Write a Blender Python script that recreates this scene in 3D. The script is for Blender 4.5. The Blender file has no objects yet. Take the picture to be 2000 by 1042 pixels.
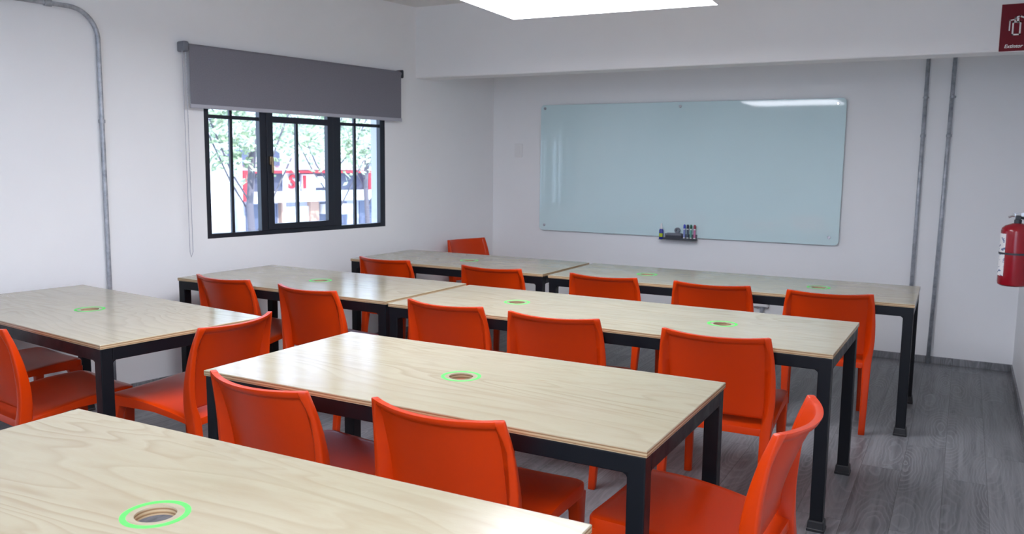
import bpy, bmesh, math, random
from mathutils import Vector, Matrix
random.seed(7)
SC = bpy.context.scene
COL = SC.collection
R = math.radians
sin, cos, pi = math.sin, math.cos, math.pi

# ------------------------------------------------------------------ camera
cam_d = bpy.data.cameras.new('camera'); cam = bpy.data.objects.new('camera', cam_d); COL.objects.link(cam)
cam_d.sensor_width = 36.0
cam_d.lens = 1625.76 / 2000 * 36.0
cam_d.clip_start = 0.05; cam_d.clip_end = 300
m3 = Matrix(((0.87846434, -0.0695459, 0.47271954), (0.47765452, 0.10275424, -0.87251804), (0.01210611, 0.99227261, 0.12348485)))
cam.matrix_world = Matrix.Translation((0, 0, 1.492)) @ m3.to_4x4()
cam_d.dof.use_dof = True; cam_d.dof.focus_distance = 2.9; cam_d.dof.aperture_fstop = 6.0
SC.camera = cam
# ------------------------------------------------------------------ colour management, world, sun
SC.view_settings.view_transform = 'Standard'; SC.view_settings.look = 'None'
SC.view_settings.gamma = 1; SC.view_settings.use_curve_mapping = False
SC.view_settings.exposure = 0.44
SC.cycles.use_denoising = True
SC.cycles.max_bounces = 10; SC.cycles.diffuse_bounces = 6; SC.cycles.transparent_max_bounces = 16
SC.cycles.sample_clamp_indirect = 6.0
W = bpy.data.worlds.new('world'); SC.world = W; W.use_nodes = True
bg = W.node_tree.nodes['Background']
bg.inputs[0].default_value = (0.60, 0.76, 1.0, 1); bg.inputs[1].default_value = 3.7
sun_d = bpy.data.lights.new('sun', 'SUN'); sun = bpy.data.objects.new('sun', sun_d); COL.objects.link(sun)
sun_d.energy = 4.0; sun_d.angle = R(0.5); sun_d.color = (1.0, 0.95, 0.88)
sun.rotation_euler = Vector((-0.62, 0.25, -0.74)).to_track_quat('-Z', 'Y').to_euler()
PANEL_L = 10.8

# ------------------------------------------------------------------ helpers
def tag(o, label=None, cat=None, group=None, kind=None):
    if label: o['label'] = label
    if cat: o['category'] = cat
    if group: o['group'] = group
    if kind: o['kind'] = kind
    return o
def empty(name, loc=(0, 0, 0), rz=0, label=None, cat=None, group=None):
    o = bpy.data.objects.new(name, None); COL.objects.link(o); o.empty_display_size = 0.1
    o.location = loc; o.rotation_euler = (0, 0, rz)
    return tag(o, label, cat, group)
def obj(name, bm, mat, parent=None, smooth=False, loc=None, rz=0):
    bmesh.ops.recalc_face_normals(bm, faces=bm.faces[:])
    me = bpy.data.meshes.new(name); bm.to_mesh(me); bm.free()
    for m in (mat if isinstance(mat, (list, tuple)) else [mat]): me.materials.append(m)
    if smooth:
        for p in me.polygons: p.use_smooth = True
        if smooth is not True: me.set_sharp_from_angle(angle=R(smooth))
    o = bpy.data.objects.new(name, me); COL.objects.link(o)
    if parent: o.parent = parent
    if loc: o.location = loc
    if rz: o.rotation_euler = (0, 0, rz)
    return o
def BM(): return bmesh.new()
def box(bm, x0, x1, y0, y1, z0, z1, bev=0.0, mi=0):
    r = bmesh.ops.create_cube(bm, size=1, matrix=Matrix.Translation(((x0+x1)/2, (y0+y1)/2, (z0+z1)/2)) @ Matrix.Diagonal((abs(x1-x0), abs(y1-y0), abs(z1-z0), 1)))
    vs = r['verts']; fs = set(f for v in vs for f in v.link_faces)
    for f in fs: f.material_index = mi
    if bev:
        es = list(set(e for v in vs for e in v.link_edges))
        bmesh.ops.bevel(bm, geom=es, offset=bev, segments=2, affect='EDGES', profile=0.5)
    return bm
def loft(bm, loops, cap=True, closed=True, mi=0):
    vl = [[bm.verts.new(p) for p in l] for l in loops]
    n = len(vl[0])
    for a, b in zip(vl, vl[1:]):
        for i in range(n if closed else n-1):
            j = (i+1) % n
            f = bm.faces.new((a[i], a[j], b[j], b[i])); f.material_index = mi
    if cap and closed:
        bm.faces.new(vl[0][::-1]).material_index = mi; bm.faces.new(vl[-1]).material_index = mi
    return bm
def ring(c, r, n=16, ax='z', ry=None):
    ry = ry or r; out = []
    for i in range(n):
        a = 2*pi*i/n; p, q = r*cos(a), ry*sin(a)
        if ax == 'z': out.append((c[0]+p, c[1]+q, c[2]))
        elif ax == 'y': out.append((c[0]+p, c[1], c[2]+q))
        else: out.append((c[0], c[1]+p, c[2]+q))
    return out
def lathe(bm, prof, n=24, c=(0, 0), mi=0):       # prof: (r, z)
    return loft(bm, [ring((c[0], c[1], z), max(r, 1e-4), n) for r, z in prof], mi=mi)
def tube(bm, pts, r, n=12, mi=0):
    pts = [Vector(p) for p in pts]; loops = []
    t = (pts[1]-pts[0]).normalized(); u = t.orthogonal().normalized()
    for i, p in enumerate(pts):
        d = (pts[min(i+1, len(pts)-1)] - pts[max(i-1, 0)]).normalized()
        u = (u - d*u.dot(d)).normalized(); v = d.cross(u)
        loops.append([tuple(p + r*(cos(2*pi*k/n)*u + sin(2*pi*k/n)*v)) for k in range(n)])
    return loft(bm, loops, mi=mi)
def rrect(w, h, r, n=4):                         # rounded rectangle loop (ccw)
    out = []
    for cx, cy, a0 in ((w/2-r, h/2-r, 0), (-w/2+r, h/2-r, 90), (-w/2+r, -h/2+r, 180), (w/2-r, -h/2+r, 270)):
        for k in range(n+1):
            a = R(a0 + 90*k/n); out.append((cx+r*cos(a), cy+r*sin(a)))
    return out
def copy_tree(o, parent=None):
    c = o.copy(); COL.objects.link(c)
    if parent: c.parent = parent
    for ch in [x for x in bpy.data.objects if x.parent == o]: copy_tree(ch, c)
    return c

# ------------------------------------------------------------------ materials
def mat(name, base=(.5, .5, .5), rough=.5, metal=0, spec=.5, **k):
    m = bpy.data.materials.new(name); m.use_nodes = True
    b = m.node_tree.nodes['Principled BSDF']
    b.inputs['Base Color'].default_value = (*base, 1); b.inputs['Roughness'].default_value = rough
    b.inputs['Metallic'].default_value = metal; b.inputs['Specular IOR Level'].default_value = spec
    for kk, v in k.items(): b.inputs[kk.replace('_', ' ')].default_value = v
    return m
class NT:
    def __init__(s, m): s.t = m.node_tree; s.b = s.t.nodes.get('Principled BSDF')
    def n(s, typ, **k):
        x = s.t.nodes.new(typ)
        for a, v in k.items():
            if a.startswith('i_'): x.inputs[a[2:].replace('_', ' ')].default_value = v
            else: setattr(x, a, v)
        return x
    def l(s, a, b): s.t.links.new(a, b)
    def math(s, op, a, b=None, c=None):
        x = s.n('ShaderNodeMath', operation=op)
        for i, v in enumerate((a, b, c)):
            if v is None: continue
            if hasattr(v, 'links'): s.l(v, x.inputs[i])
            else: x.inputs[i].default_value = v
        return x.outputs[0]
    def ramp(s, f, stops):
        x = s.n('ShaderNodeValToRGB'); e = x.color_ramp.elements
        while len(e) < len(stops): e.new(0.5)
        for q, (p, c) in zip(e, stops): q.position = p; q.color = (*c, 1) if len(c) == 3 else c
        s.l(f, x.inputs[0]); return x.outputs[0]
    def mix(s, f, a, b, mode='MIX'):
        x = s.n('ShaderNodeMix', data_type='RGBA', blend_type=mode)
        for i, v in ((0, f), (6, a), (7, b)):
            if hasattr(v, 'links'): s.l(v, x.inputs[i])
            else: x.inputs[i].default_value = v if i == 0 else (*v, 1)
        return x.outputs[2]
    def coord(s, scale=(1, 1, 1), rnd=False):
        tc = s.n('ShaderNodeTexCoord'); mp = s.n('ShaderNodeMapping'); mp.inputs['Scale'].default_value = scale
        if rnd:
            oi = s.n('ShaderNodeObjectInfo'); k = s.math('MULTIPLY', oi.outputs['Random'], 37.0)
            cb = s.n('ShaderNodeCombineXYZ'); s.l(k, cb.inputs[0]); s.l(k, cb.inputs[1])
            ad = s.n('ShaderNodeVectorMath', operation='ADD'); s.l(tc.outputs['Object'], ad.inputs[0]); s.l(cb.outputs[0], ad.inputs[1])
            s.l(ad.outputs[0], mp.inputs[0])
        else: s.l(tc.outputs['Object'], mp.inputs[0])
        return mp.outputs[0]
    def noise(s, vec, scale, detail=3, rough=.5, dist=0):
        x = s.n('ShaderNodeTexNoise'); s.l(vec, x.inputs['Vector'])
        x.inputs['Scale'].default_value = scale; x.inputs['Detail'].default_value = detail
        x.inputs['Roughness'].default_value = rough; x.inputs['Distortion'].default_value = dist
        return x.outputs['Fac']
    def bump(s, h, strength=.1, dist=.01):
        x = s.n('ShaderNodeBump'); x.inputs['Strength'].default_value = strength; x.inputs['Distance'].default_value = dist
        s.l(h, x.inputs['Height']); s.l(x.outputs[0], s.b.inputs['Normal'])

def paint(name, base, rough=.75):
    m = mat(name, base, rough, spec=.3); t = NT(m); v = t.coord()
    a = t.noise(v, 1.1, 4, .6); c = t.ramp(a, [(.3, tuple(x*.965 for x in base)), (.7, base)])
    t.l(c, t.b.inputs['Base Color'])
    t.bump(t.math('ADD', t.noise(v, 90, 3), t.math('MULTIPLY', t.noise(v, 6, 3), 3.0)), .12, .002)
    return m
M_wall = paint('wall_paint', (.87, .87, .87)); M_ceil = paint('ceiling_paint', (.84, .83, .82))

M_orange = mat('orange_plastic', (.56, .038, .001), .30, spec=.30); t = NT(M_orange); v = t.coord()
t.bump(t.noise(v, 420, 2), .05, .0006)
M_black = mat('black_steel', (.0035, .0045, .007), .40, spec=.28); t = NT(M_black); v = t.coord()
t.bump(t.noise(v, 120, 3), .06, .001)
t.l(t.ramp(t.noise(v, 14, 4), [(.3, (.30,)*3), (.7, (.50,)*3)]), t.b.inputs['Roughness'])
M_rubber = mat('black_rubber_foot', (.012, .012, .014), .5)

def plywood():
    m = mat('varnished_pine_plywood', (.7, .6, .42), .22, spec=.5); t = NT(m)
    v = t.coord((1, 1, 1), True)
    mp = t.n('ShaderNodeMapping'); mp.inputs['Scale'].default_value = (.55, 2.3, 1); t.l(v, mp.inputs[0]); g = mp.outputs[0]
    n1 = t.noise(g, 1.15, 2.5, .5, .9)
    sep = t.n('ShaderNodeSeparateXYZ'); t.l(g, sep.inputs[0])
    ph = t.math('ADD', t.math('MULTIPLY', n1, 15.0), t.math('MULTIPLY', sep.outputs[1], 5.5))
    fr = t.math('FRACT', ph)
    band = t.ramp(fr, [(0, (0, 0, 0)), (.55, (.25,)*3), (.86, (1, 1, 1)), (1, (0, 0, 0))])
    fine = t.noise(g, 9, 5, .65, .4)
    mp2 = t.n('ShaderNodeMapping'); mp2.inputs['Scale'].default_value = (5, 110, 1); t.l(v, mp2.inputs[0])
    streak = t.noise(mp2.outputs[0], 1.6, 3, .6)
    big = t.noise(v, 1.3, 2, .5)
    amt = t.math('MULTIPLY', band, t.math('MULTIPLY', t.ramp(t.noise(g, 1.7, 3), [(.35, (.15,)*3), (.68, (1,)*3)]), .55))
    c = t.mix(amt, (.378, .342, .236), (.235, .170, .092))
    c = t.mix(t.math('MULTIPLY', t.ramp(fine, [(.45, (0,)*3), (.8, (1,)*3)]), .55), c, (.31, .24, .148))
    c = t.mix(t.math('MULTIPLY', t.ramp(streak, [(.5, (0,)*3), (.8, (1,)*3)]), .25), c, (.335, .275, .185))
    c = t.mix(t.math('MULTIPLY', t.ramp(big, [(.4, (0,)*3), (.75, (1,)*3)]), .3), c, (.40, .36, .285))
    vo = t.n('ShaderNodeTexVoronoi', feature='F1'); t.l(g, vo.inputs['Vector']); vo.inputs['Scale'].default_value = 1.9
    vo.inputs['Randomness'].default_value = 1.0
    kn = t.ramp(vo.outputs['Distance'], [(.008, (1,)*3), (.03, (0,)*3)])
    c = t.mix(t.math('MULTIPLY', kn, .45), c, (.32, .20, .10))
    # the ply layers on the cut edges (object z is 0 at the underside, 0.02 at the top)
    ge = t.n('ShaderNodeTexCoord'); sz = t.n('ShaderNodeSeparateXYZ'); t.l(ge.outputs['Object'], sz.inputs[0])
    sn = t.n('ShaderNodeSeparateXYZ'); t.l(ge.outputs['Normal'], sn.inputs[0])
    zz = t.math('ADD', t.math('MULTIPLY', sz.outputs[2], 1/.02), t.math('MULTIPLY', t.math('SUBTRACT', t.noise(v, 14, 2), .5), .10))
    ply = t.ramp(zz, [(0, (.50, .37, .22)), (.17, (.50, .37, .22)), (.2, (.20, .11, .055)), (.38, (.42, .27, .14)), (.42, (.52, .39, .23)), (.6, (.52, .39, .23)), (.64, (.20, .11, .06)), (.8, (.38, .25, .13)), (.84, (.48, .40, .27)), (1, (.48, .40, .28))])
    side = t.math('LESS_THAN', t.math('ABSOLUTE', sn.outputs[2]), .6)
    c = t.mix(side, c, ply)
    t.l(c, t.b.inputs['Base Color'])
    t.l(t.ramp(t.noise(v, 5, 4), [(.3, (.13,)*3), (.7, (.21,)*3)]), t.b.inputs['Roughness'])
    t.bump(t.math('ADD', t.noise(mp2.outputs[0], 2, 3), t.math('MULTIPLY', t.noise(v, 7, 2), 2.0)), .10, .0015)
    return m
M_ply = plywood()
M_green = mat('green_painted_ring', (.085, .62, .10), .6, spec=.2); t = NT(M_green); v = t.coord()
t.l(t.ramp(t.noise(v, 60, 3), [(.3, (.085, .60, .095)), (.7, (.105, .66, .115))]), t.b.inputs['Base Color'])

def floor_mat(name, dark=1.0):
    m = mat(name, (.12, .12, .13), .42, spec=.45); t = NT(m)
    tc = t.n('ShaderNodeTexCoord'); sp = t.n('ShaderNodeSeparateXYZ'); t.l(tc.outputs['Object'], sp.inputs[0])
    cb = t.n('ShaderNodeCombineXYZ'); t.l(sp.outputs[1], cb.inputs[0]); t.l(sp.outputs[0], cb.inputs[1])
    br = t.n('ShaderNodeTexBrick', offset=.37, offset_frequency=2); t.l(cb.outputs[0], br.inputs['Vector'])
    for k, val in (('Scale', 1), ('Mortar Size', .0012), ('Mortar Smooth', .1), ('Brick Width', 1.22), ('Row Height', .185), ('Bias', 0)): br.inputs[k].default_value = val
    br.inputs['Color1'].default_value = (0, 0, 0, 1); br.inputs['Color2'].default_value = (1, 1, 1, 1); br.inputs['Mortar'].default_value = (.5, .5, .5, 1)
    rnd = br.outputs['Color']
    off = t.n('ShaderNodeVectorMath', operation='SCALE'); t.l(rnd, off.inputs[0]); off.inputs['Scale'].default_value = 9.0
    ad = t.n('ShaderNodeVectorMath', operation='ADD'); t.l(tc.outputs['Object'], ad.inputs[0]); t.l(off.outputs[0], ad.inputs[1])
    def mp(sc):
        x = t.n('ShaderNodeMapping'); x.inputs['Scale'].default_value = sc; t.l(ad.outputs[0], x.inputs[0]); return x.outputs[0]
    g = mp((6.2, 1.35, 1))
    vo = t.n('ShaderNodeTexVoronoi', feature='F1'); t.l(g, vo.inputs['Vector']); vo.inputs['Scale'].default_value = .9
    ph = t.math('ADD', t.math('MULTIPLY', vo.outputs['Distance'], 14.0), t.math('MULTIPLY', t.noise(mp((5, 2, 1)), 1.2, 3, .5, .5), 5.0))
    fr = t.math('FRACT', ph)
    line = t.ramp(fr, [(0, (0,)*3), (.5, (.15,)*3), (.8, (1,)*3), (1, (0,)*3)])
    near = t.ramp(vo.outputs['Distance'], [(.10, (1,)*3), (.75, (.25,)*3)])
    grain = t.noise(mp((70, 2.2, 1)), 1.5, 4, .6)
    gr2 = t.noise(mp((18, .9, 1)), 1.4, 4, .6, .3)
    k = dark
    c = t.mix(t.ramp(gr2, [(.3, (0,)*3), (.7, (1,)*3)]), (.085*k, .087*k, .094*k), (.215*k, .217*k, .228*k))
    c = t.mix(t.math('MULTIPLY', t.math('MULTIPLY', line, near), .75), c, (.29*k, .29*k, .305*k))
    c = t.mix(t.math('MULTIPLY', t.ramp(grain, [(.42, (0,)*3), (.7, (1,)*3)]), .38), c, (.25*k, .25*k, .26*k))
    pl = t.ramp(rnd, [(0, (.82,)*3), (1, (1.12,)*3)])
    c = t.mix(1.0, c, pl, 'MULTIPLY')
    c = t.mix(t.math('MULTIPLY', br.outputs['Fac'], .7), c, (.03, .03, .03))
    t.l(c, t.b.inputs['Base Color'])
    t.bump(t.math('ADD', grain, line), .08, .0012)
    return m
M_floor = floor_mat('grey_wood_plank_floor'); M_base = floor_mat('grey_wood_baseboard', 1.15)
def galv():
    m = mat('galvanised_conduit', (.40, .42, .45), .42, .35); t = NT(m); v = t.coord()
    t.l(t.ramp(t.noise(v, 22, 5, .7), [(.3, (.26, .28, .31)), (.7, (.52, .54, .58))]), t.b.inputs['Base Color'])
    return m
M_galv = galv()
M_steel = mat('brushed_steel', (.62, .63, .65), .25, 1.0)
M_frame = mat('black_window_paint', (.010, .013, .022), .35)
M_fabric = mat('grey_blind_fabric', (.2, .195, .225), .85, spec=.2); t = NT(M_fabric); v = t.coord()
t.l(t.ramp(t.noise(v, 160, 3, .7), [(.3, (.18, .175, .205)), (.7, (.22, .215, .245))]), t.b.inputs['Base Color']); t.bump(t.noise(v, 500, 2), .2, .001)
M_lgrey = mat('light_grey_plastic', (.42, .42, .47), .45)
M_mgrey = mat('mid_grey_plastic', (.16, .17, .20), .45)
M_white = mat('white_plastic', (.82, .82, .82), .4)
M_switch = mat('painted_plate', (.80, .795, .79), .5)
M_glassb = mat('pale_green_back_painted_glass', (.63, .80, .82), .035, spec=.5, IOR=1.52); t = NT(M_glassb); v = t.coord()
t.l(t.ramp(t.noise(v, 1.5, 3), [(.3, (.62, .79, .81)), (.7, (.64, .81, .83))]), t.b.inputs['Base Color'])
M_gedge = mat('glass_edge', (.20, .36, .34), .12)
M_red = mat('red_enamel', (.30, .005, .014), .22, spec=.5)
M_sign = mat('red_sign', (.17, .002, .011), .5, spec=.3)
M_signw = mat('sign_white', (.85, .82, .80), .4)
M_dark = mat('dark_plastic', (.035, .04, .05), .5)
M_felt = mat('charcoal_felt', (.06, .065, .08), .95); t = NT(M_felt); t.bump(t.noise(t.coord(), 300, 3), .5, .002)
M_brass = mat('brass_handle', (.45, .33, .2), .35, .9)
def emis(name, col, s):
    m = bpy.data.materials.new(name); m.use_nodes = True; nt = m.node_tree; nt.nodes.clear()
    e = nt.nodes.new('ShaderNodeEmission'); o = nt.nodes.new('ShaderNodeOutputMaterial')
    e.inputs[0].default_value = (*col, 1); e.inputs[1].default_value = s; nt.links.new(e.outputs[0], o.inputs[0]); return m
M_led = emis('led_diffuser', (.93, .95, 1.05), PANEL_L)
def clear_glass():
    m = bpy.data.materials.new('window_glass'); m.use_nodes = True; nt = m.node_tree; nt.nodes.clear()
    a = nt.nodes.new('ShaderNodeBsdfTransparent'); g = nt.nodes.new('ShaderNodeBsdfGlossy'); lw = nt.nodes.new('ShaderNodeLayerWeight')
    pw = nt.nodes.new('ShaderNodeMath'); pw.operation = 'POWER'; pw.inputs[1].default_value = 4; lw.inputs[0].default_value = .5; nt.links.new(lw.outputs['Facing'], pw.inputs[0])
    f = nt.nodes.new('ShaderNodeMath'); f.operation = 'MULTIPLY_ADD'; f.inputs[1].default_value = .9; f.inputs[2].default_value = .05; nt.links.new(pw.outputs[0], f.inputs[0])
    mx = nt.nodes.new('ShaderNodeMixShader'); o = nt.nodes.new('ShaderNodeOutputMaterial')
    a.inputs[0].default_value = (.93, .95, .97, 1); g.inputs['Roughness'].default_value = .02
    for x, y in ((f.outputs[0], mx.inputs[0]), (a.outputs[0], mx.inputs[1]), (g.outputs[0], mx.inputs[2]), (mx.outputs[0], o.inputs[0])): nt.links.new(x, y)
    return m
M_glass = clear_glass()

# ------------------------------------------------------------------ room shell
CX, YW = -4.063, 7.093          # front-left corner of the room
XR = 0.392                      # right wall
TH = R(9.0)                     # the left wall runs 9 degrees off the room's axis
YB = -3.6                       # back wall
CH = 2.80
LWR = pi/2 - TH                 # rotation of the left wall's frame: local x = along wall to the front corner, local y = outward
def LW(a, d, z=0): return (CX + a*sin(TH) - d*cos(TH), YW + a*cos(TH) + d*sin(TH), z)
SL = (YW - YB)/cos(TH)
xbl = LW(-SL, 0)[0]
def struct(name, bm, m, **k): return tag(obj(name, bm, m, **k), kind='structure')
bm = BM(); box(bm, -6.3, XR+.2, YB-.2, YW+.2, -.1, 0); struct('floor', bm, M_floor)
bm = BM(); box(bm, -6.3, XR+.2, YB-.2, YW+.2, CH, CH+.15); struct('ceiling', bm, M_ceil)
bm = BM(); box(bm, CX-.5, XR+.2, YW, YW+.18, 0, CH); struct('wall_front', bm, M_wall)
ry0, ry1, rz0, rz1 = -3.3, -1.3, .8, 2.5      # unseen window added in the right wall to brighten left and front walls
bm = BM(); box(bm, XR, XR+.18, YB, ry0, 0, CH); box(bm, XR, XR+.18, ry1, YW, 0, CH); box(bm, XR, XR+.18, ry0, ry1, 0, rz0); box(bm, XR, XR+.18, ry0, ry1, rz1, CH); struct('wall_right', bm, M_wall)
w3 = tag(empty('added_window_right', (XR+.09, ry0, rz0)), kind='structure'); L3 = ry1-ry0; H3 = rz1-rz0
bm = BM(); box(bm, -.02, .02, 0, L3, 0, .05); box(bm, -.02, .02, 0, L3, H3-.05, H3)
for k in range(4): box(bm, -.02, .02, k*(L3-.05)/3, k*(L3-.05)/3+.05, .05, H3-.05)
obj('window_frame', bm, M_frame, w3)
bm = BM(); box(bm, -.003, .003, .02, L3-.02, .02, H3-.02); obj('window_pane', bm, M_glass, w3)
# left wall with the window opening
WA0, WA1, WZ0, WZ1 = -3.122, -1.447, 0.952, 2.12
WT = .17
bm = BM()
box(bm, -SL-.1, WA0, 0, WT, 0, CH); box(bm, WA1, .0, 0, WT, 0, CH)
box(bm, WA0, WA1, 0, WT, 0, WZ0); box(bm, WA0, WA1, 0, WT, WZ1, CH)
struct('wall_left', bm, M_wall, loc=(CX, YW, 0), rz=LWR)
# back wall with a wide unseen window added behind the camera as daylight fill
bm = BM(); bx0, bx1, bz0, bz1 = -2.1, .25, .3, 2.65
box(bm, xbl-.2, bx0, YB-.18, YB, 0, CH); box(bm, bx1, XR, YB-.18, YB, 0, CH)
box(bm, bx0, bx1, YB-.18, YB, 0, bz0); box(bm, bx0, bx1, YB-.18, YB, bz1, CH)
struct('wall_back', bm, M_wall)
w2 = tag(empty('added_window_back', (bx0, YB-.09, bz0)), kind='structure')
bm = BM(); L2 = bx1-bx0; H2 = bz1-bz0
box(bm, 0, L2, -.02, .02, 0, .05); box(bm, 0, L2, -.02, .02, H2-.05, H2)
for k in range(3): box(bm, k*(L2-.05)/2, k*(L2-.05)/2+.05, -.02, .02, .05, H2-.05)
obj('window_frame', bm, M_frame, w2)
bm = BM(); box(bm, .02, L2-.02, -.003, .003, .02, H2-.02); obj('window_pane', bm, M_glass, w2)
# drop beam
BY, BZ = 6.03, 2.207
bm = BM(); box(bm, CX-.34, XR+.05, BY, BY+.2, BZ, CH+.02, .012); struct('trim_1', bm, M_wall)
# baseboards
bm = BM(); box(bm, CX, XR, YW-.012, YW+.01, 0, .054, .002); struct('baseboard_front', bm, M_base)
bm = BM(); box(bm, XR-.012, XR+.01, YB, YW, 0, .054, .002); struct('baseboard_right', bm, M_base)
bm = BM(); box(bm, -SL, 0, -.012, .01, 0, .054, .002); struct('baseboard_left', bm, M_base, loc=(CX, YW, 0), rz=LWR)

# ------------------------------------------------------------------ window in the left wall
win = tag(empty('window_1', (CX, YW, 0), LWR), kind='structure')
d0, d1 = .0, .045
bm = BM(); fw = .045
box(bm, WA0, WA0+fw-.008, d0, d1, WZ0, WZ1, .003); box(bm, WA1-.055, WA1, d0, d1, WZ0, WZ1, .003)
box(bm, WA0+fw-.008, WA1-.055, d0, d1, WZ0, WZ0+.032, .003); box(bm, WA0+fw-.008, WA1-.055, d0, d1, WZ1-.04, WZ1, .003)
ma, mb = -2.655, -1.955        # mullions
box(bm, ma-.025, ma+.03, d0-.002, d1, WZ0+.03, WZ1-.04, .003); box(bm, mb-.05, mb+.028, d0-.002, d1, WZ0+.03, WZ1-.04, .003)
obj('window_frame', bm, M_frame, win)
bm = BM()                       # glazing bars of the two fixed lights
for xa, x0, x1 in ((-2.905, WA0+.035, ma-.02), (-1.765, mb+.03, WA1-.05)):
    box(bm, xa-.011, xa+.011, .012, .034, WZ0+.03, WZ1-.04, .002); box(bm, x0, x1, .012, .034, 1.772, 1.797, .002)
obj('glazing_bar', bm, M_frame, win)
# casement in the middle, a touch ajar
cs = obj('casement', BM(), M_frame, win); bm = BM(); s0, s1 = ma+.03, mb-.052
box(bm, s0, s0+.055, -.008, .035, WZ0+.034, WZ1-.042, .003); box(bm, s1-.055, s1, -.008, .035, WZ0+.034, WZ1-.042, .003)
box(bm, s0+.05, s1-.05, -.008, .035, WZ0+.034, WZ0+.078, .003); box(bm, s0+.05, s1-.05, -.008, .035, 1.765, 1.81, .003)
box(bm, s0+.05, s1-.05, -.008, .035, WZ1-.09, WZ1-.042, .003); box(bm, -2.345-.011, -2.345+.011, .005, .028, WZ0+.07, 1.77, .002)
bmesh.ops.recalc_face_normals(bm, faces=bm.faces[:]); bm.to_mesh(cs.data); bm.free()
bm = BM(); box(bm, s0+.012, s0+.038, -.03, -.008, 1.46, 1.52, .004); box(bm, s0+.016, s0+.032, -.045, -.03, 1.40, 1.51, .004)
tag(obj('window_handle', bm, M_brass, cs), 'worn brass catch')
for x0, x1 in ((WA0+.03, ma-.02), (s0+.04, s1-.04), (mb+.02, WA1-.045)):
    bm = BM(); box(bm, x0, x1, .02, .025, WZ0+.03, WZ1-.045); obj('window_pane', bm, M_glass, win)
bm = BM(); box(bm, WA0, WA1, .046, WT+.03, WZ0-.02, WZ0+.012); obj('window_sill', bm, M_wall, win)

# ------------------------------------------------------------------ roller blind
bl = empty('roller_blind', LW(-2.29, -.07, 2.22), LWR, 'grey fabric roller blind half lowered over the black window', 'blind')
B0, B1 = -1.0+.035, .965
bm = BM(); n = 14
pr = [(-.0, -.375), (-.0, -.02)] + [(.022 - .022*cos(R(a)), .0 + .022*sin(R(a))) for a in range(0, 181, 20)]
prf = [(p[0], p[1]) for p in pr]; th = .0012
loft(bm, [[(x, y, z) for y, z in prf] + [(x, y+th*2, z-.001) for y, z in prf[::-1]] for x in (B0, B1)])
obj('blind_fabric', bm, M_fabric, bl, smooth=30)
bm = BM(); tube(bm, [(B0, .02, 0), (B1+.015, .02, 0)], .019, 14); obj('blind_roller', bm, M_mgrey, bl, smooth=30)
bm = BM(); box(bm, B0-.004, B1+.006, -.006, .010, -.392, -.366, .004); tag(obj('bottom_bar', bm, M_lgrey, bl), 'light grey bottom bar')
for x0, x1 in ((B0-.048, B0-.006), (B1+.008, B1+.02)):
    bm = BM(); box(bm, x0, x1, -.012, .069, -.035, .032, .010); obj('blind_bracket', bm, M_mgrey if x0 < 0 else M_dark, bl)
bm = BM()
xc = B0-.03
path = [(xc-.014, .012, -.02)] + [(xc-.014 + .006*k/10, .012, -.02-1.32*k/10) for k in range(1, 11)] + [(xc-.0, .012, -1.375)] + [(xc+.010 + .004*(1-k/10), .012, -1.34+1.32*k/10) for k in range(0, 11)]
tube(bm, path, .0022, 6)
for k in range(60):
    for sx in (-.014, .012):
        z = -.04-1.27*k/60; bmesh.ops.create_icosphere(bm, subdivisions=1, radius=.0032, matrix=Matrix.Translation((xc+sx+(.006 if sx < 0 else .002)*k/60, .012, z)))
tag(obj('bead_chain', bm, M_lgrey, bl), kind='stuff')

# ------------------------------------------------------------------ conduits
def coupler(bm, p, ax='z', r=.019, h=.03):
    x, y, z = p
    tube(bm, [(x, y, z-h/2), (x, y, z+h/2)] if ax == 'z' else [(x-h/2, y, z), (x+h/2, y, z)], r, 14)
c = empty('conduit', LW(-3.822, 0), LWR, 'galvanised conduit on the left wall bending away near the ceiling', 'conduit')
bm = BM(); z1 = 2.20; rb = .17; off = -.018
pts = [(0, off, .0), (0, off, .8), (0, off, z1)] + [(-rb + rb*cos(R(a)), off, z1 + rb*sin(R(a))) for a in range(10, 91, 10)] + [(-.55, off, z1+rb), (-1.9, off, z1+rb)]
tube(bm, pts, .0135, 14); obj('pipe', bm, M_galv, c, smooth=True)
bm = BM(); coupler(bm, (0, off, 1.715), h=.02); obj('coupling', bm, M_galv, c, smooth=40)
bm = BM(); coupler(bm, (-.28, off, z1+rb), 'x', h=.04); obj('coupling', bm, M_galv, c, smooth=40)
for (xt, xb, zb, lab) in ((-.312, -.322, .0, 'galvanised conduit on the front wall, the one nearer the glass board'), (-.130, -.168, .0, 'galvanised conduit on the front wall, the one nearer the fire extinguisher')):
    c = empty('conduit', (xb, YW, 0), 0, lab, 'conduit', 'twin conduits on the front wall')
    bm = BM(); tube(bm, [(0, -.016-.012*(zb == 0), zb), ((xt-xb)*.5, -.017, 1.1), (xt-xb, -.016, CH)], .0145, 14); obj('pipe', bm, M_galv, c, smooth=True)
    bm = BM(); coupler(bm, ((xt-xb)*.72, -.016, 1.735), h=.02); obj('coupling', bm, M_galv, c, smooth=40)
    bm = BM(); tube(bm, [((xt-xb)*.9-.022, -.004, 2.02), ((xt-xb)*.9+.022, -.004, 2.02)], .004, 8); tube(bm, [((xt-xb)*.9, -.016, 2.012), ((xt-xb)*.9, -.016, 2.028)], .0175, 14); obj('pipe_clamp', bm, M_galv, c)
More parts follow.
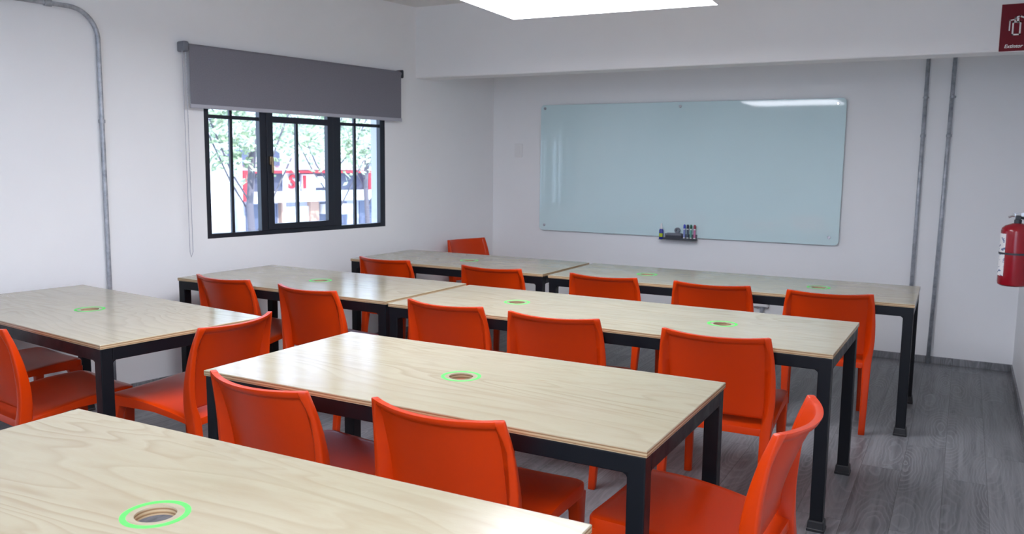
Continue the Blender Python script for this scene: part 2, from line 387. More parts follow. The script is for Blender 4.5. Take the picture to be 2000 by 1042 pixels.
# blank plate and low socket
o = empty('switch_plate', (-3.786, YW, 1.55), 0, 'white blank plate on the front wall left of the glass board', 'switch plate')
bm = BM(); box(bm, -.042, .042, -.008, 0, .0, .13, .003); obj('plate', bm, M_switch, o)
bm = BM(); box(bm, -.02, .02, -.011, -.007, .03, .10, .002); obj('rocker', bm, M_switch, o)
o = empty('outlet_box', (-1.44, YW, 0), 0, 'white socket box low on the front wall seen under the far long table', 'socket')
bm = BM(); box(bm, -.085, .055, -.05, 0, .325, .40, .004); obj('socket_box', bm, M_white, o)
bm = BM(); tube(bm, [(0, -.02, 0), (0, -.02, .325)], .014, 12); tube(bm, [(0, -.02, .29), (0, -.02, .325)], .02, 12); obj('pipe', bm, M_galv, o, smooth=40)

# ------------------------------------------------------------------ glass board
gb = empty('glass_board', (-2.202, YW, .87), 0, 'large pale green glass writing board on the front wall', 'whiteboard')
bw, bh = 2.672, 1.162
bm = BM(); lp = rrect(bw, bh, .035, 6)
loft(bm, [[(x*(1-k), y0, bh/2+z*(1-k)) for x, z in lp] for y0, k in ((-.022, .0008), (-.0225, 0), (-.0275, 0), (-.0285, .001))])
o = obj('glass_panel', bm, [M_glassb, M_gedge], gb)
for p in o.data.polygons:
    if abs(p.normal.y) < .6: p.material_index = 1
for x, z in ((-bw/2+.043, bh-.031), (0, bh-.038), (bw/2-.063, bh-.043), (-bw/2+.053, .05), (bw/2-.073, .063)):
    bm = BM(); loft(bm, [ring((x, y, z), r, 20, 'y') for y, r in ((-.001, .006), (-.0285, .006), (-.0286, .0125), (-.034, .0125), (-.036, .0105))])
    tag(obj('mounting_cap', bm, M_steel, gb, smooth=40), 'round steel cap')
YF = YW-.029
tr = empty('marker_tray', (-2.155, YF, .85), 0, 'dark grey tray with raised back clipped to the bottom edge of the glass board', 'tray')
bm = BM(); box(bm, -.145, .145, -.062, -.001, 0, .006, .002); box(bm, -.145, .145, -.064, -.058, 0, .018, .002); obj('tray_shelf', bm, M_dark, tr)
bm = BM(); box(bm, -.145, .145, -.006, -.001, .0, .05, .002); obj('tray_back', bm, M_mgrey, tr)
er = empty('board_eraser', (-2.205, YF-.034, .856), 0, 'dark felt board eraser lying in the marker tray', 'eraser')
bm = BM(); box(bm, -.072, .072, -.022, .022, 0, .028, .004); obj('felt_pad', bm, M_felt, er)
bm = BM(); box(bm, -.068, .068, -.018, .018, .028, .052, .007); obj('eraser_grip', bm, M_mgrey, er)
tp = empty('round_disc', (-2.18, YF-.030, .908), 0, 'small round dark grey disc standing on the eraser in the marker tray', 'disc')
bm = BM(); loft(bm, [ring((0, y, .024), r, 24, 'y') for y, r in ((-.012, .009), (-.012, .0235), (.012, .0235), (.012, .009), (-.012, .009))], cap=False); obj('disc_rim', bm, M_mgrey, tp, smooth=40)
bt = empty('spray_bottle', (-2.325, YF-.03, .850), 0, 'small blue cleaner bottle with white cap and yellow green label left of the tray', 'bottle')
M_blue = mat('bottle_blue', (.02, .035, .30), .3); M_lime = mat('label_lime', (.45, .55, .01), .45)
bm = BM(); lathe(bm, [(.017, 0), (.019, .003), (.019, .075), (.015, .085), (.010, .09)]); obj('bottle_body', bm, M_blue, bt, smooth=40)
bm = BM(); lathe(bm, [(.014, .088), (.014, .1), (.009, .104), (.0065, .135), (.004, .14)], 20); tag(obj('bottle_cap', bm, M_white, bt, smooth=40), 'white nozzle cap')
bm = BM(); loft(bm, [[(.0196*cos(R(a)), .0196*sin(R(a)), z) for a in range(-160, -29, 10)] for z in (.018, .05)], closed=False); tag(obj('bottle_label', bm, M_lime, bt), 'yellow green label')
bm = BM(); box(bm, -.02, .012, -.05+.03, .0295, -.004, -.0005); obj('bottle_shelf', bm, M_dark, bt)
for x, nm, cc, bc in ((-2.116, 'blue', (.01, .03, .42), (.25, .30, .62)), (-2.087, 'black', (.008, .012, .03), (.06, .09, .13)), (-2.058, 'green', (.0, .14, .08), (.10, .34, .28)), (-2.026, 'red', (.32, .008, .03), (.52, .16, .32))):
    mk = empty('whiteboard_marker', (x, YF-.036, .856), 0, nm + ' capped whiteboard marker standing upright in the marker tray', 'marker', 'markers in the board tray')
    mc = mat('marker_' + nm, cc, .35); mbd = mat('marker_wrap_' + nm, bc, .4)
    bm = BM(); lathe(bm, [(.0095, 0), (.0095, .018), (.0086, .0185)], 16); obj('marker_end', bm, M_white, mk, smooth=40)
    bm = BM(); lathe(bm, [(.0088, .0182), (.0088, .085)], 16); obj('marker_barrel', bm, mbd, mk, smooth=40)
    bm = BM(); lathe(bm, [(.0092, .0852), (.0092, .095)], 16); obj('marker_collar', bm, M_white, mk, smooth=40)
    bm = BM(); lathe(bm, [(.0098, .0952), (.0098, .12), (.0075, .128), (.003, .131)], 16); obj('marker_cap', bm, mc, mk, smooth=40)

# ------------------------------------------------------------------ light panels
def panel(x, y, z, rz, label, w=1.2, d=.93):
    p = empty('ceiling_light', (x, y, z), rz, label, 'ceiling light', 'hanging light panels')
    bm = BM(); box(bm, -w/2-.006, -w/2, -d/2-.006, d/2+.006, 0, .035); box(bm, w/2, w/2+.006, -d/2-.006, d/2+.006, 0, .035)
    box(bm, -w/2, w/2, -d/2-.006, -d/2, 0, .035); box(bm, -w/2, w/2, d/2, d/2+.006, 0, .035); box(bm, -w/2, w/2, -d/2, d/2, .03, .035)
    obj('light_frame', bm, M_white, p)
    bm = BM(); box(bm, -w/2, w/2, -d/2, d/2, .001, .028); obj('diffuser', bm, M_led, p)
    for sx in (-1, 1):
        for sy in (-1, 1):
            bm = BM(); tube(bm, [(sx*w*.45, sy*d*.4, .03), (sx*w*.45, sy*d*.4, CH-z+.005)], .0012, 6); obj('suspension_wire', bm, M_steel, p)
panel(-1.800, 4.010, 2.335, R(2.5), 'bright rectangular light panel hanging in front of the beam')
panel(-2.11, 2.41, 2.335, 0, 'light panel hanging above the central table')
panel(-.45, .35, 2.335, 0, 'added light panel out of view above the right of the nearest table')  # unseen lamp added to brighten the right side and front wall
panel(-.95, -.9, 2.335, 0, 'added light panel out of view at the back of the room')  # extra lamp behind the camera, added as room fill

# ------------------------------------------------------------------ sign on the beam
sg = empty('extinguisher_sign', (.116, BY, 2.208), 0, 'red sign with white extinguisher pictogram and lettering on the beam', 'sign')
bm = BM(); box(bm, -.004, .186, -.003, -.0002, -.004, .284); obj('sign_border', bm, M_signw, sg)
bm = BM(); box(bm, 0, .182, -.005, -.003, 0, .28); obj('sign_plate', bm, M_sign, sg)
def strip(bm, pts, w, y0=-.0062, y1=-.005):
    for (a, b) in zip(pts, pts[1:]):
        a = Vector(a); b = Vector(b); d = (b-a).normalized(); nn = Vector((-d.y, d.x))*w/2; a2 = a-d*w/2; b2 = b+d*w/2
        q = [a2+nn, b2+nn, b2-nn, a2-nn]
        loft(bm, [[(p.x, y, p.y) for p in q] for y in (y0, y1)])
bm = BM()
strip(bm, [(.066, .097), (.066, .172), (.104, .172), (.104, .097), (.066, .097)], .009)
strip(bm, [(.048, .125), (.048, .183), (.075, .188)], .007); strip(bm, [(.075, .180), (.077, .198), (.10, .206), (.128, .192)], .009)
strip(bm, [(.09, .172), (.09, .19)], .012)
obj('pictogram', bm, M_signw, sg)
def lettering(name, body, size, shear, extrude, offset, parent, loc, m):
    fc = bpy.data.curves.new(name, 'FONT'); fc.body = body; fc.size = size; fc.shear = shear; fc.extrude = extrude; fc.offset = offset
    tmp = bpy.data.objects.new(name + '_text', fc); COL.objects.link(tmp)
    me = bpy.data.meshes.new_from_object(tmp.evaluated_get(bpy.context.evaluated_depsgraph_get())); bpy.data.objects.remove(tmp)
    me.name = name; me.materials.clear(); me.materials.append(m)
    o = bpy.data.objects.new(name, me); COL.objects.link(o); o.parent = parent; o.location = loc; o.rotation_euler = (pi/2, 0, 0); return o
lettering('sign_lettering', 'Extintor', .029, .25, .0006, .0006, sg, (.027, -.0056, .020), M_signw)

# ------------------------------------------------------------------ fire extinguisher on the right wall
ex = empty('fire_extinguisher', (.283, 5.75, .805), 0, 'red fire extinguisher with black strap hung on the right wall', 'fire extinguisher')
bm = BM(); r = .083
lathe(bm, [(r*.82, 0), (r*.97, .008), (r, .02), (r, .325), (r*.95, .342), (r*.75, .358), (r*.42, .368), (.024, .372)], 40); obj('cylinder', bm, M_red, ex, smooth=35)
bm = BM(); lathe(bm, [(.02, .37), (.02, .392), (.015, .394), (.015, .405)], 20); box(bm, -.014, .014, -.014, .014, .395, .418, .004); obj('valve', bm, M_dark, ex)
bm = BM(); tube(bm, [(.01, 0, .41), (-.03, -.0, .414), (-.05, 0, .405)], .006, 8); box(bm, -.03, .03, -.006, .006, .428, .434, .002); box(bm, -.02, -.012, -.005, .005, .408, .43); obj('squeeze_handle', bm, M_steel, ex)
bm = BM(); loft(bm, [ring((.022, y, .425), q, 16, 'y') for y, q in ((-.012, .011), (-.02, .011))]); obj('pressure_gauge', bm, M_steel, ex)
bm = BM(); tube(bm, [(.01, 0, .405), (.05, -.02, .40), (.072, -.04, .385), (.074, -.055, .35), (.072, -.06, .25), (.07, -.06, .10), (.07, -.06, .06)], .008, 10); obj('hose', bm, M_dark, ex, smooth=True)
bm = BM(); loft(bm, [ring((0, 0, z), q, 40) for z, q in ((.188, r+.001), (.188, r+.0035), (.199, r+.0035), (.199, r+.001), (.188, r+.001))], cap=False); obj('strap', bm, M_dark, ex)
bm = BM(); box(bm, -.012, .109, -.02, .02, .215, .24); box(bm, .1, .109, -.03, .03, .15, .30); obj('wall_bracket', bm, M_dark, ex)
bm = BM()
loft(bm, [[((r+.0008)*cos(R(a)), (r+.0008)*sin(R(a)), z) for a in range(150, 232, 6)] for z in (.06, .31)], closed=False)
M_print = mat('printed_label', (.85, .82, .8), .5); t = NT(M_print); v = t.coord((1, 1, 1))
mpp = t.n('ShaderNodeMapping'); mpp.inputs['Scale'].default_value = (25, 25, 62); t.l(v, mpp.inputs[0])
t.l(t.ramp(t.noise(mpp.outputs[0], 1.0, 2), [(.60, (.86, .84, .83)), (.64, (.12, .16, .30))]), t.b.inputs['Base Color'])
tag(obj('instruction_label', bm, M_print, ex), 'white paper label with dark print')

# ------------------------------------------------------------------ tables
TW, TT, LEG = .806, .02, .052
def tabletop_mesh(L, holes):
    bm = BM(); r = .0425; s = .1; N = 48
    def flat(z, inset):
        vs = {}
        def V(x, y):
            k = (round(x, 5), round(y, 5))
            if k not in vs: vs[k] = bm.verts.new((x, y, z))
            return vs[k]
        ya, yb = inset, TW-inset; yc = TW/2
        xs = [inset]; 
        for h in holes: xs += [h-s, h+s]
        xs.append(L-inset); rings = []
        m = N//4
        def side(x0, y0, x1, y1): return [(x0+(x1-x0)*k/m, y0+(y1-y0)*k/m) for k in range(m)]
        for i in range(len(xs)-1):
            x0, x1 = xs[i], xs[i+1]
            if i % 2 == 0:
                # plain strip, but share the patch's edge vertices
                lft = [(x0, ya)] + ([(x0, yc-s+2*s*k/m) for k in range(m+1)] if i > 0 else []) + [(x0, yb)]
                rgt = [(x1, ya)] + ([(x1, yc-s+2*s*k/m) for k in range(m+1)] if i < len(xs)-2 else []) + [(x1, yb)]
                bm.faces.new([V(*p) for p in lft] + [V(*p) for p in rgt[::-1]])
            else:
                h = (x0+x1)/2
                sq = side(x1, yc-s, x1, yc+s) + side(x1, yc+s, x0, yc+s) + side(x0, yc+s, x0, yc-s) + side(x0, yc-s, x1, yc-s)
                bot = [(x0 + (x1-x0)*k/m, yc-s) for k in range(m+1)]; top = [(x0+(x1-x0)*k/m, yc+s) for k in range(m+1)]
                bm.faces.new([V(x0, ya), V(x1, ya)] + [V(*p) for p in bot[::-1]]); bm.faces.new([V(*p) for p in top] + [V(x1, yb), V(x0, yb)])
                ci = [bm.verts.new((h+r*cos(2*pi*k/N-pi/4), yc+r*sin(2*pi*k/N-pi/4), z)) for k in range(N)]
                for k in range(N):
                    j = (k+1) % N
                    bm.faces.new((V(*sq[k]), V(*sq[j]), ci[j], ci[k]))
                rings.append(ci)
        return vs, rings
    q = .0018
    vt, rt = flat(TT, q); vb, rb_ = flat(0, q)
    for a, b in zip(rt, rb_):
        for k in range(N):
            j = (k+1) % N; bm.faces.new((a[k], a[j], b[j], b[k]))
    def edge(vs, z):   # perimeter vertices in order
        pts = [k for k in vs if abs(k[1]-q) < 1e-6 or abs(k[1]-(TW-q)) < 1e-6 or abs(k[0]-q) < 1e-6 or abs(k[0]-(L-q)) < 1e-6]
        lo = sorted([p for p in pts if abs(p[1]-q) < 1e-6]); hi = sorted([p for p in pts if abs(p[1]-(TW-q)) < 1e-6], reverse=True)
        return lo + hi
    et, eb = edge(vt, TT), edge(vb, 0)
    def out(p): return (0 if p[0] <= q+1e-6 else L if p[0] >= L-q-1e-6 else p[0], 0 if p[1] <= q+1e-6 else TW if p[1] >= TW-q-1e-6 else p[1])
    o1 = [bm.verts.new((*out(p), TT-q)) for p in et]; o2 = [bm.verts.new((*out(p), q)) for p in et]
    l0 = [vt[p] for p in et]; l3 = [vb[p] for p in eb]; n = len(et)
    for A, B in ((l0, o1), (o1, o2), (o2, l3)):
        for i in range(n):
            j = (i+1) % n; bm.faces.new((A[i], A[j], B[j], B[i]))
    return bm
def make_table(L, holes, lab):
    tb = empty('work_table', label=lab, cat='table')
    top = obj('tabletop', tabletop_mesh(L, holes), M_ply, tb, loc=(0, 0, .73))
    for h in holes:
        bm = BM(); a = [[(h+rr*cos(2*pi*k/64), TW/2+rr*sin(2*pi*k/64), z) for k in range(64)] for rr, z in ((.058, TT), (.058, TT+.0006), (.0705, TT+.0006), (.0705, TT))]
        loft(bm, a, cap=False); tag(obj('cable_hole_ring', bm, M_green, top), 'bright green ring painted around the cable hole')
    bm = BM(); z0, z1 = .73-.052, .7295; g = .004
    box(bm, g, L-g, g, g+.05, z0, z1, .003); box(bm, g, L-g, TW-g-.05, TW-g, z0, z1, .003)
    box(bm, g, g+.05, g+.05, TW-g-.05, z0, z1, .003); box(bm, L-g-.05, L-g, g+.05, TW-g-.05, z0, z1, .003)
    obj('table_frame', bm, M_black, tb)
    for x, y in ((g, g), (L-g-LEG, g), (g, TW-g-LEG), (L-g-LEG, TW-g-LEG)):
        cx, cy = x+LEG/2, y+LEG/2
        bm = BM(); lp = rrect(LEG, LEG, .004, 2)
        loft(bm, [[(cx+a, cy+b, z) for a, b in lp] for z in (.03, z0+.004)])
        sx = 1 if x < L/2 else -1; sy = 1 if y < TW/2 else -1          # welded fillets under the rails
        for dx, dy in ((sx, 0), (0, sy)):
            px, py = cx + dx*LEG/2, cy + dy*LEG/2
            if dx: loft(bm, [[(px-dx*.003, yy, z0+.002), (px-dx*.003, yy, z0-.016), (px+dx*.003, yy, z0-.006), (px+dx*.016, yy, z0+.002)] for yy in (cy-LEG/2+.003, cy+LEG/2-.003)])
            else: loft(bm, [[(xx, py-dy*.003, z0+.002), (xx, py-dy*.003, z0-.016), (xx, py+dy*.003, z0-.006), (xx, py+dy*.016, z0+.002)] for xx in (cx-LEG/2+.003, cx+LEG/2-.003)])
        lg = obj('leg', bm, M_black, tb)
        bm = BM()
        loft(bm, [[(cx+a*k, cy+b*k, z) for a, b in lp] for z, k in ((0, 1.36), (.010, 1.36), (.013, 1.28), (.040, 1.20), (.044, 1.15), (.046, 1.02))])
        obj('foot_cap', bm, M_rubber, lg)
    return tb
S, Lg = 1.650, 2.228
t_small = make_table(S, [S/2], 'short plywood table in the far row by the left wall')
t_long = make_table(Lg, [Lg*.25, Lg*.75], 'long plywood table with two green rings directly below the glass board')
def put(o, x, y, deg, lab=None):
    o.location = (x, y, 0); o.rotation_euler = (0, 0, R(deg))
    if lab: o['label'] = lab
put(t_small, -4.131, 5.010, .2); put(t_long, -2.430, 4.995, .6)
for src, x, y, d, lab in ((t_small, -4.345, 3.578, -.8, 'short plywood table below the window with two chairs in front'),
        (t_long, -2.648, 3.515, -.9, 'long plywood table with two green rings in the middle row'),
        (t_small, -4.640, 2.272, -6.5, 'short plywood table turned slightly, against the left wall beside the bent conduit'),
        (t_small, -2.335, 2.020, -.1, 'short plywood table in the centre with two chair backs in front of it'),
        (t_small, -2.272, .703, .9, 'nearest plywood table, cut off by the lower picture edge')):
    put(copy_tree(src), x, y, d, lab)
for o in bpy.data.objects:
    if o.get('category') == 'table': o['group'] = 'plywood work tables'

# ------------------------------------------------------------------ chairs
ZP = [0, .15, .30, .42, .52, .62, .72, .80]
YP = [.018, .034, .060, .083, .086, .072, .045, .014]       # front face of the rear upright
TP = [.034, .037, .044, .054, .053, .046, .035, .024]       # its depth
HP = [.226, .231, .236, .240, .239, .234, .227, .219]       # outer half width
WP = [.034, .036, .041, .046, .044, .040, .034, .030]       # its width seen from behind
SP = [0, 0, 0, .004, .030, .046, .056, .062]                # bow of the back
def interp(Y, z):
    z = max(0, min(.80, z))
    for i in range(len(ZP)-1):
        if z <= ZP[i+1]:
            u = (z-ZP[i])/(ZP[i+1]-ZP[i])
            p0 = Y[max(i-1, 0)]; p1 = Y[i]; p2 = Y[i+1]; p3 = Y[min(i+2, len(Y)-1)]
            m1 = (p2-p0)/2; m2 = (p3-p1)/2
            if i == 0: m1 = p2-p1
            if i == len(ZP)-2: m2 = p2-p1
            return (2*u**3-3*u*u+1)*p1 + (u**3-2*u*u+u)*m1 + (-2*u**3+3*u*u)*p2 + (u**3-u*u)*m2
def sh(u, z, nb):          # a point of the back shell: u across, z height, nb depth towards the rear
    hw = interp(HP, z); sg_ = interp(SP, z); k = 2*sg_*u/hw; L = math.hypot(k, 1)
    dip = -.006*(1-u*u)*max(0, (z-.7)/.1)
    return (hw*u + nb*k/L, interp(YP, z) - sg_*(1-u*u) - nb/L, z+dip)
def upright(side):
    bm = BM(); loops = []
    zs = [0, .004, .05, .1, .15, .2, .25, .3, .34, .38, .41, .44, .47, .5, .53, .56, .59, .62, .65, .68, .71, .74, .765, .785, .796, .80]
    for z in zs:
        hw, w, t = interp(HP, z), interp(WP, z), interp(TP, z)
        rr = min(.007, t*.3); bv = .017*min(1, max(0, (z-.40)/.06))*min(1, (.80-z)/.08)
        if z < .003: rr2 = .002
        k = 0
        if z in (0, .80): k = .0025
        P = []
        for cs_, cn, a0 in ((w-rr, rr, -90), (w-rr, t-rr, 0), (rr+bv, t-rr, 90), (rr, rr, 180)):
            for q in range(4):
                a = R(a0+30*q); P.append((cs_+rr*cos(a), cn+rr*sin(a)))
        lp = []
        for s_, n_ in P:
            s_ = min(max(s_, k), w-k); n_ = min(max(n_, k), t-k)
            x, y, zz = sh(1-(w-s_)/hw, z, n_); lp.append((side*x, y, zz))
        loops.append(lp)
    loft(bm, loops); return bm
def back_shell():
    bm = BM(); nu = 20
    rows = [(.4375, .004, .009), (.4395, .001, .012), (.45, .0, .013), (.48, 0, .013)] + [(.48+.0285*k, 0, .0125) for k in range(1, 11)] + [(.772, 0, .0125), (.7765, 0, .019), (.781, 0, .0225), (.796, 0, .023), (.7995, .0015, .0215)]
    fr, bk = [], []
    for z, a, b in rows:
        um = 1-(interp(WP, z)-.004)/interp(HP, z)
        fr.append([bm.verts.new(sh(um*(-1+2*i/nu), z, a+.001)) for i in range(nu+1)])
        bk.append([bm.verts.new(sh(um*(-1+2*i/nu), z, b)) for i in range(nu+1)])
    for G in (fr, bk):
        for A, B in zip(G, G[1:]):
            for i in range(nu): bm.faces.new((A[i], A[i+1], B[i+1], B[i]))
    for i in range(nu):
        bm.faces.new((fr[0][i], fr[0][i+1], bk[0][i+1], bk[0][i])); bm.faces.new((fr[-1][i], fr[-1][i+1], bk[-1][i+1], bk[-1][i]))
    for k in range(len(rows)-1):
        for i in (0, nu): bm.faces.new((fr[k][i], fr[k+1][i], bk[k+1][i], bk[k][i]))
    return bm
def seat_mesh():
    bm = BM(); n = 20; y0, y1 = .040, .535
    def hwid(y): u = (y-y0)/(y1-y0); return .2355 + .004*sin(pi*u) - .001*u
    def outline(v):        # v 0..1 to front; squash the front corners
        y = y0+(y1-y0)*v; h = hwid(y); rc = .035
        if y > y1-rc: dd = (y-(y1-rc)); h -= rc - math.sqrt(max(0, rc*rc-dd*dd))
        return y, h
    vv = [k/14 for k in range(14)] + [.955, .975, .99, .9975, 1.0]
    def ztop(u, v):
        base = .401 + .057*math.sin(min(1, v*1.25)*pi/2)
        dish = -.012*(1-u*u)*math.sin(pi*min(1, v*1.05))
        thigh = .004*abs(u)**2*v
        roll = -.006*max(0, (v-.93)/.07)**2 - .004*max(0, (abs(u)-.9)/.1)**2
        return base+dish+thigh+roll
    us = [-1, -.97, -.92] + [-.85+1.7*k/12 for k in range(13)] + [.92, .97, 1]
    top = [[bm.verts.new((outline(v)[1]*u, outline(v)[0], ztop(u, v))) for u in us] for v in vv]
    for A, B in zip(top, top[1:]):
        for i in range(len(us)-1): bm.faces.new((A[i], A[i+1], B[i+1], B[i]))
    per = [top[0][i] for i in range(len(us))] + [r_[-1] for r_ in top[1:]] + [top[-1][i] for i in range(len(us)-2, -1, -1)] + [top[k][0] for k in range(len(vv)-2, 0, -1)]
    cy = (y0+y1)/2
    def apz(p):      # lower edge of the apron
        v = (p.y-y0)/(y1-y0); return .371 + .044*min(1, max(0, v)*2.2)**.7
    def ins(p, d, z): 
        sx = 1 if p.x > 0 else -1
        x = p.x - sx*min(d, abs(p.x)); y = p.y + (d if p.y < cy-.2 else -d if p.y > cy+.2 else 0); return (x, y, z)
    L1 = [bm.verts.new((p.co.x*1.004, p.co.y+(.0015 if p.co.y > cy else -.0015), p.co.z-.005)) for p in per]
    L2_ = [bm.verts.new((p.co.x*1.004, p.co.y+(.0015 if p.co.y > cy else -.0015), apz(p.co))) for p in per]
    L3 = [bm.verts.new(ins(p.co, .008, apz(p.co))) for p in per]
    L4 = [bm.verts.new(ins(p.co, .010, p.co.z-.012)) for p in per]
    m = len(per)
    for A, B in ((per, L1), (L1, L2_), (L2_, L3), (L3, L4)):
        for i in range(m):
            j = (i+1) % m; bm.faces.new((A[i], A[j], B[j], B[i]))
    c = bm.verts.new((0, cy, .425))
    for i in range(m): bm.faces.new((L4[i], L4[(i+1) % m], c))
    return bm
def front_leg(side):
    bm = BM(); loops = []
    for z, w, dp in ((0, .033, .033), (.004, .035, .035), (.1, .036, .037), (.2, .038, .040), (.3, .041, .044), (.36, .044, .048), (.395, .052, .060), (.425, .066, .078)):
        xo = .232+.0035*z/.4; yf = .515+.016*z/.42
        rr = .008
        lp = []
        for cx_, cy_, a0 in ((w/2-rr, dp/2-rr, 0), (-w/2+rr, dp/2-rr, 90), (-w/2+rr, -dp/2+rr, 180), (w/2-rr, -dp/2+rr, 270)):
            for q in range(4): a = R(a0+30*q); lp.append((cx_+rr*cos(a), cy_+rr*sin(a)))
        loops.append([(side*(xo-w/2+a), yf-dp/2+b, z) for a, b in lp])
    loft(bm, loops); return bm
ch0 = empty('chair', cat='chair', group='orange plastic chairs')
obj('seat', seat_mesh(), M_orange, ch0, smooth=50)
obj('backrest', back_shell(), M_orange, ch0, smooth=50)
for s_ in (-1, 1):
    obj('leg', upright(s_), M_orange, ch0, smooth=50); obj('leg', front_leg(s_), M_orange, ch0, smooth=50)
spots = [
 (-3.670, 4.830, -1, 'orange chair in front of the far short table by the left wall, its left one'),
 (-2.774, 4.825, 2, 'orange chair in front of the far short table, its right one'),
 (-1.974, 4.850, 0, 'orange chair at the left end of the far long table below the glass board'),
 (-1.292, 4.880, 3, 'orange chair at the middle of the far long table, between two other chairs'),
 (-0.632, 4.910, 8, 'orange chair at the right end of the far long table'),
 (-3.862, 3.505, -2, 'orange chair below the window in front of the middle short table, nearest the left wall'),
 (-3.164, 3.460, -5, 'orange chair in front of the middle short table, right of the one nearest the wall'),
 (-2.243, 3.440, -2, 'orange chair at the left end of the middle long table'),
 (-1.638, 3.428, 4, 'orange chair at the middle of the middle long table'),
 (-0.880, 3.415, 2, 'orange chair at the right end of the middle long table'),
 (-1.932, 1.880, -5, 'orange chair with purple sheen on its seat, front left of the central table'),
 (-1.277, 1.915, -1, 'orange chair front right of the central table, largest back in view'),
 (-2.768, 2.582, 95, 'orange chair seen from its side between the turned table and the central table'),
 (-0.380, 2.400, 88, 'orange chair in side view at the right end of the central table'),
 (-3.605, 1.965, -8, 'orange chair cut by the left edge of the photo at the turned table'),
 (-4.275, 2.165, -8, 'orange chair under the turned table of which only the seat corner shows'),
 (-4.000, 6.500, -106, 'orange chair alone behind the far short table, its back to the left wall'),
]
for i, (x, y, d, lab) in enumerate(spots):
    o = ch0 if i == 0 else copy_tree(ch0)
    o.location = (x, y, 0); o.rotation_euler = (0, 0, R(d)); o['label'] = lab

# ------------------------------------------------------------------ outside the window (in the left wall's frame: a along, d outward)
def out(name, bm, m, parent=None, **k):
    if parent: return obj(name, bm, m, parent, **k)
    return obj(name, bm, m, loc=(CX, YW, 0), rz=LWR, **k)
GZ = -2.6
M_pave = mat('street_asphalt', (.34, .35, .38), .9); t = NT(M_pave); t.l(t.ramp(t.noise(t.coord(), 3, 5), [(.3, (.28, .29, .32)), (.7, (.42, .43, .46))]), t.b.inputs['Base Color'])
M_fac = mat('facade_render', (.62, .62, .72), .9); t = NT(M_fac); t.l(t.ramp(t.noise(t.coord((1, 1, .5)), .9, 4), [(.3, (.40, .41, .52)), (.7, (.70, .70, .80))]), t.b.inputs['Base Color'])
M_facd = mat('dark_shopfront', (.10, .11, .17), .5); M_facw = mat('white_render', (.86, .86, .88), .8)  # M_facd: dark bluish colour of the shop sign's backing
M_sred = mat('shop_sign_red', (.75, .05, .07), .6); M_swhite = mat('shop_sign_white', (.92, .92, .93), .6); M_terra = mat('terracotta_column', (.62, .40, .30), .8)
M_bark = mat('bark', (.17, .15, .17), .9); M_wing = mat('shop_glass', (.12, .14, .22), .15)
def leaf_mat():
    m = mat('leaf_green', (.2, .32, .08), .55); t = NT(m); oi = t.noise(t.coord(), 2.5, 3)
    t.l(t.ramp(oi, [(.3, (.22, .30, .17)), (.55, (.36, .45, .28)), (.75, (.62, .68, .52))]), t.b.inputs['Base Color'])
    t.b.inputs['Transmission Weight'].default_value = 0
    return m
M_leaf = leaf_mat()
bm = BM(); box(bm, -18, 30, WT+.02, 14, GZ-.1, GZ); o = out('ground', bm, M_pave); tag(o, kind='structure')
D = 14.0
bd = empty('building', LW(8.4, D, GZ), LWR, 'pale shop building across the street seen through the window', 'building')
def zz(z): return z-GZ
def fx(s): return s - 8.4          # s runs along the wall's line, past the room corner
bm = BM(); box(bm, fx(30), fx(-8), .0, 4, 0, zz(8)); obj('facade', bm, M_fac, bd)
bm = BM(); box(bm, fx(11.0), fx(6.8), -.12, 0, zz(.66), zz(1.15)); obj('sign_backing', bm, M_facd, bd)
bm = BM(); box(bm, fx(11.2), fx(6.62), -.35, 0, zz(1.15), zz(1.22)); box(bm, fx(6.82), fx(6.62), -.35, 0, zz(.42), zz(1.15)); box(bm, fx(11.2), fx(11.0), -.35, 0, zz(.66), zz(1.15)); obj('sign_frame', bm, M_sred, bd)
bm = BM(); box(bm, fx(12.5), fx(6.82), -.4, 0, zz(.36), zz(.655)); obj('fascia_band', bm, M_swhite, bd)
bm = BM()
for pts, w in (([(-8.2, .8), (-8.2, 1.05)], .3), ([(-8.15, .78), (-8.42, .78)], .26), ([(-8.40, .80), (-8.28, 1.05)], .26)): strip(bm, [(fx(-p[0]), zz(p[1])) for p in pts], w, -.20, -.12)
box(bm, fx(9.1), fx(8.62), -.2, -.12, zz(.66), zz(1.12)); box(bm, fx(9.7), fx(9.1), -.2, -.12, zz(.74), zz(1.06)); obj('sign_plate', bm, M_swhite, bd)
lettering('shop_letter', 'S', .52, .15, .02, .012, bd, (fx(8.12), -.23, zz(.74)), M_sred)
bm = BM(); box(bm, fx(8.74), fx(8.66), -.24, -.2, zz(.72), zz(1.08)); obj('shop_letter_stroke', bm, M_sred, bd)
bm = BM(); box(bm, fx(8.95), fx(8.1), -.06, 0, 0, zz(.22)); obj('shop_door', bm, M_swhite, bd)
bm = BM(); box(bm, fx(9.25), fx(8.95), -.15, 0, 0, zz(.36)); box(bm, fx(8.1), fx(7.95), -.15, 0, 0, zz(.36)); obj('column', bm, M_terra, bd)
bm = BM(); box(bm, fx(7.9), fx(6.9), -.03, 0, 0, zz(.3)); box(bm, fx(10.4), fx(9.3), -.03, 0, 0, zz(.3)); box(bm, fx(12.2), fx(10.9), -.03, 0, 0, zz(.3)); obj('shop_window', bm, M_wing, bd)
bm = BM(); box(bm, fx(10.1), fx(9.35), -.7, -.03, zz(-.02), zz(.26)); obj('awning', bm, M_swhite, bd)
bm = BM(); box(bm, fx(11.0), fx(8.4), -.2, 0, zz(1.24), zz(2.3)); obj('upper_panel', bm, M_facw, bd)
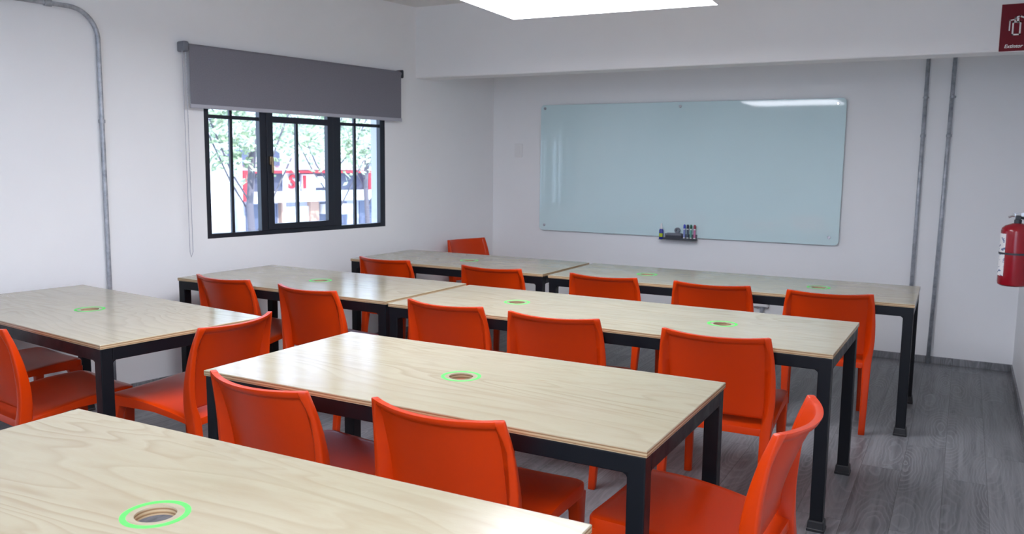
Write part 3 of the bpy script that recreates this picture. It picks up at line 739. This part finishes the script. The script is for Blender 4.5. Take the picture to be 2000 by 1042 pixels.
for s0_, s1_ in ((6.4, 7.1), (7.3, 8.0), (11.4, 12.1)):
    bm = BM(); box(bm, fx(s1_), fx(s0_), -.05, 0, zz(1.35), zz(1.75)); obj('upper_window', bm, M_wing, bd)
for s0_, w_ in ((5.9, .28), (6.35, .14), (5.3, .3)):
    bm = BM(); box(bm, fx(s0_+w_), fx(s0_), -.5, 0, 0, zz(1.55)); obj('pilaster', bm, M_facw, bd)
# street lamp tube
lp_ = empty('street_lamp', LW(7.1, 12.6, GZ), LWR, 'white lamp post in front of the shop sign', 'street lamp')
bm = BM(); tube(bm, [(0, 0, 0), (0, 0, 4.1)], .035, 10); obj('post', bm, M_facw, lp_)
bm = BM(); tube(bm, [(0, 0, 4.2), (0, 0, 5.1)], .09, 12); obj('lamp_head', bm, M_swhite, lp_)
def tree(a, d, h, cr, seed, lab, cz=None, n=1500):
    random.seed(seed)
    t_ = empty('street_tree', LW(a, d, GZ), LWR, lab, 'tree', 'street trees')
    bm = BM(); tube(bm, [(0, 0, 0), (.04, 0, h*.35), (-.05, 0, h*.62), (.03, 0, h*.8)], .065, 9)
    for k in range(6):
        an = k*1.1; e = (cos(an)*cr*.7, sin(an)*cr*.5, h*(.78+.04*k)); tube(bm, [(0, 0, h*(.5+.04*k)), (e[0]*.5, e[1]*.5, h*(.64+.03*k)), e], .016, 6)
    obj('trunk', bm, M_bark, t_, smooth=True)
    bm = BM()
    cl = [(random.uniform(-1, 1)*cr, random.uniform(-1, 1)*cr*.7, h*.9+random.uniform(-.55, .75)*cr*.8) for _ in range(22)]
    for _ in range(n):
        c_ = random.choice(cl); p = Vector(c_)+Vector([random.gauss(0, .26) for _ in range(3)])
        u = Vector([random.gauss(0, 1) for _ in range(3)]).normalized(); v_ = u.orthogonal().normalized(); s = random.uniform(.05, .10)
        q = [p-u*s, p-v_*s*.5, p+u*s, p+v_*s*.5]; bm.faces.new([bm.verts.new(x) for x in q])
    tag(obj('foliage', bm, M_leaf, t_), kind='stuff')
tree(2.6, 7.6, 5.3, 1.25, 1, 'street tree with a dark trunk seen through the left window light', n=2000)
tree(6.16, 9.6, 5.5, 1.5, 2, 'street tree behind the right mullion, its leaves filling the middle light', n=2200)
tree(9.4, 12.0, 5.6, 1.2, 5, 'street tree with leaves in the right window light', n=1300)
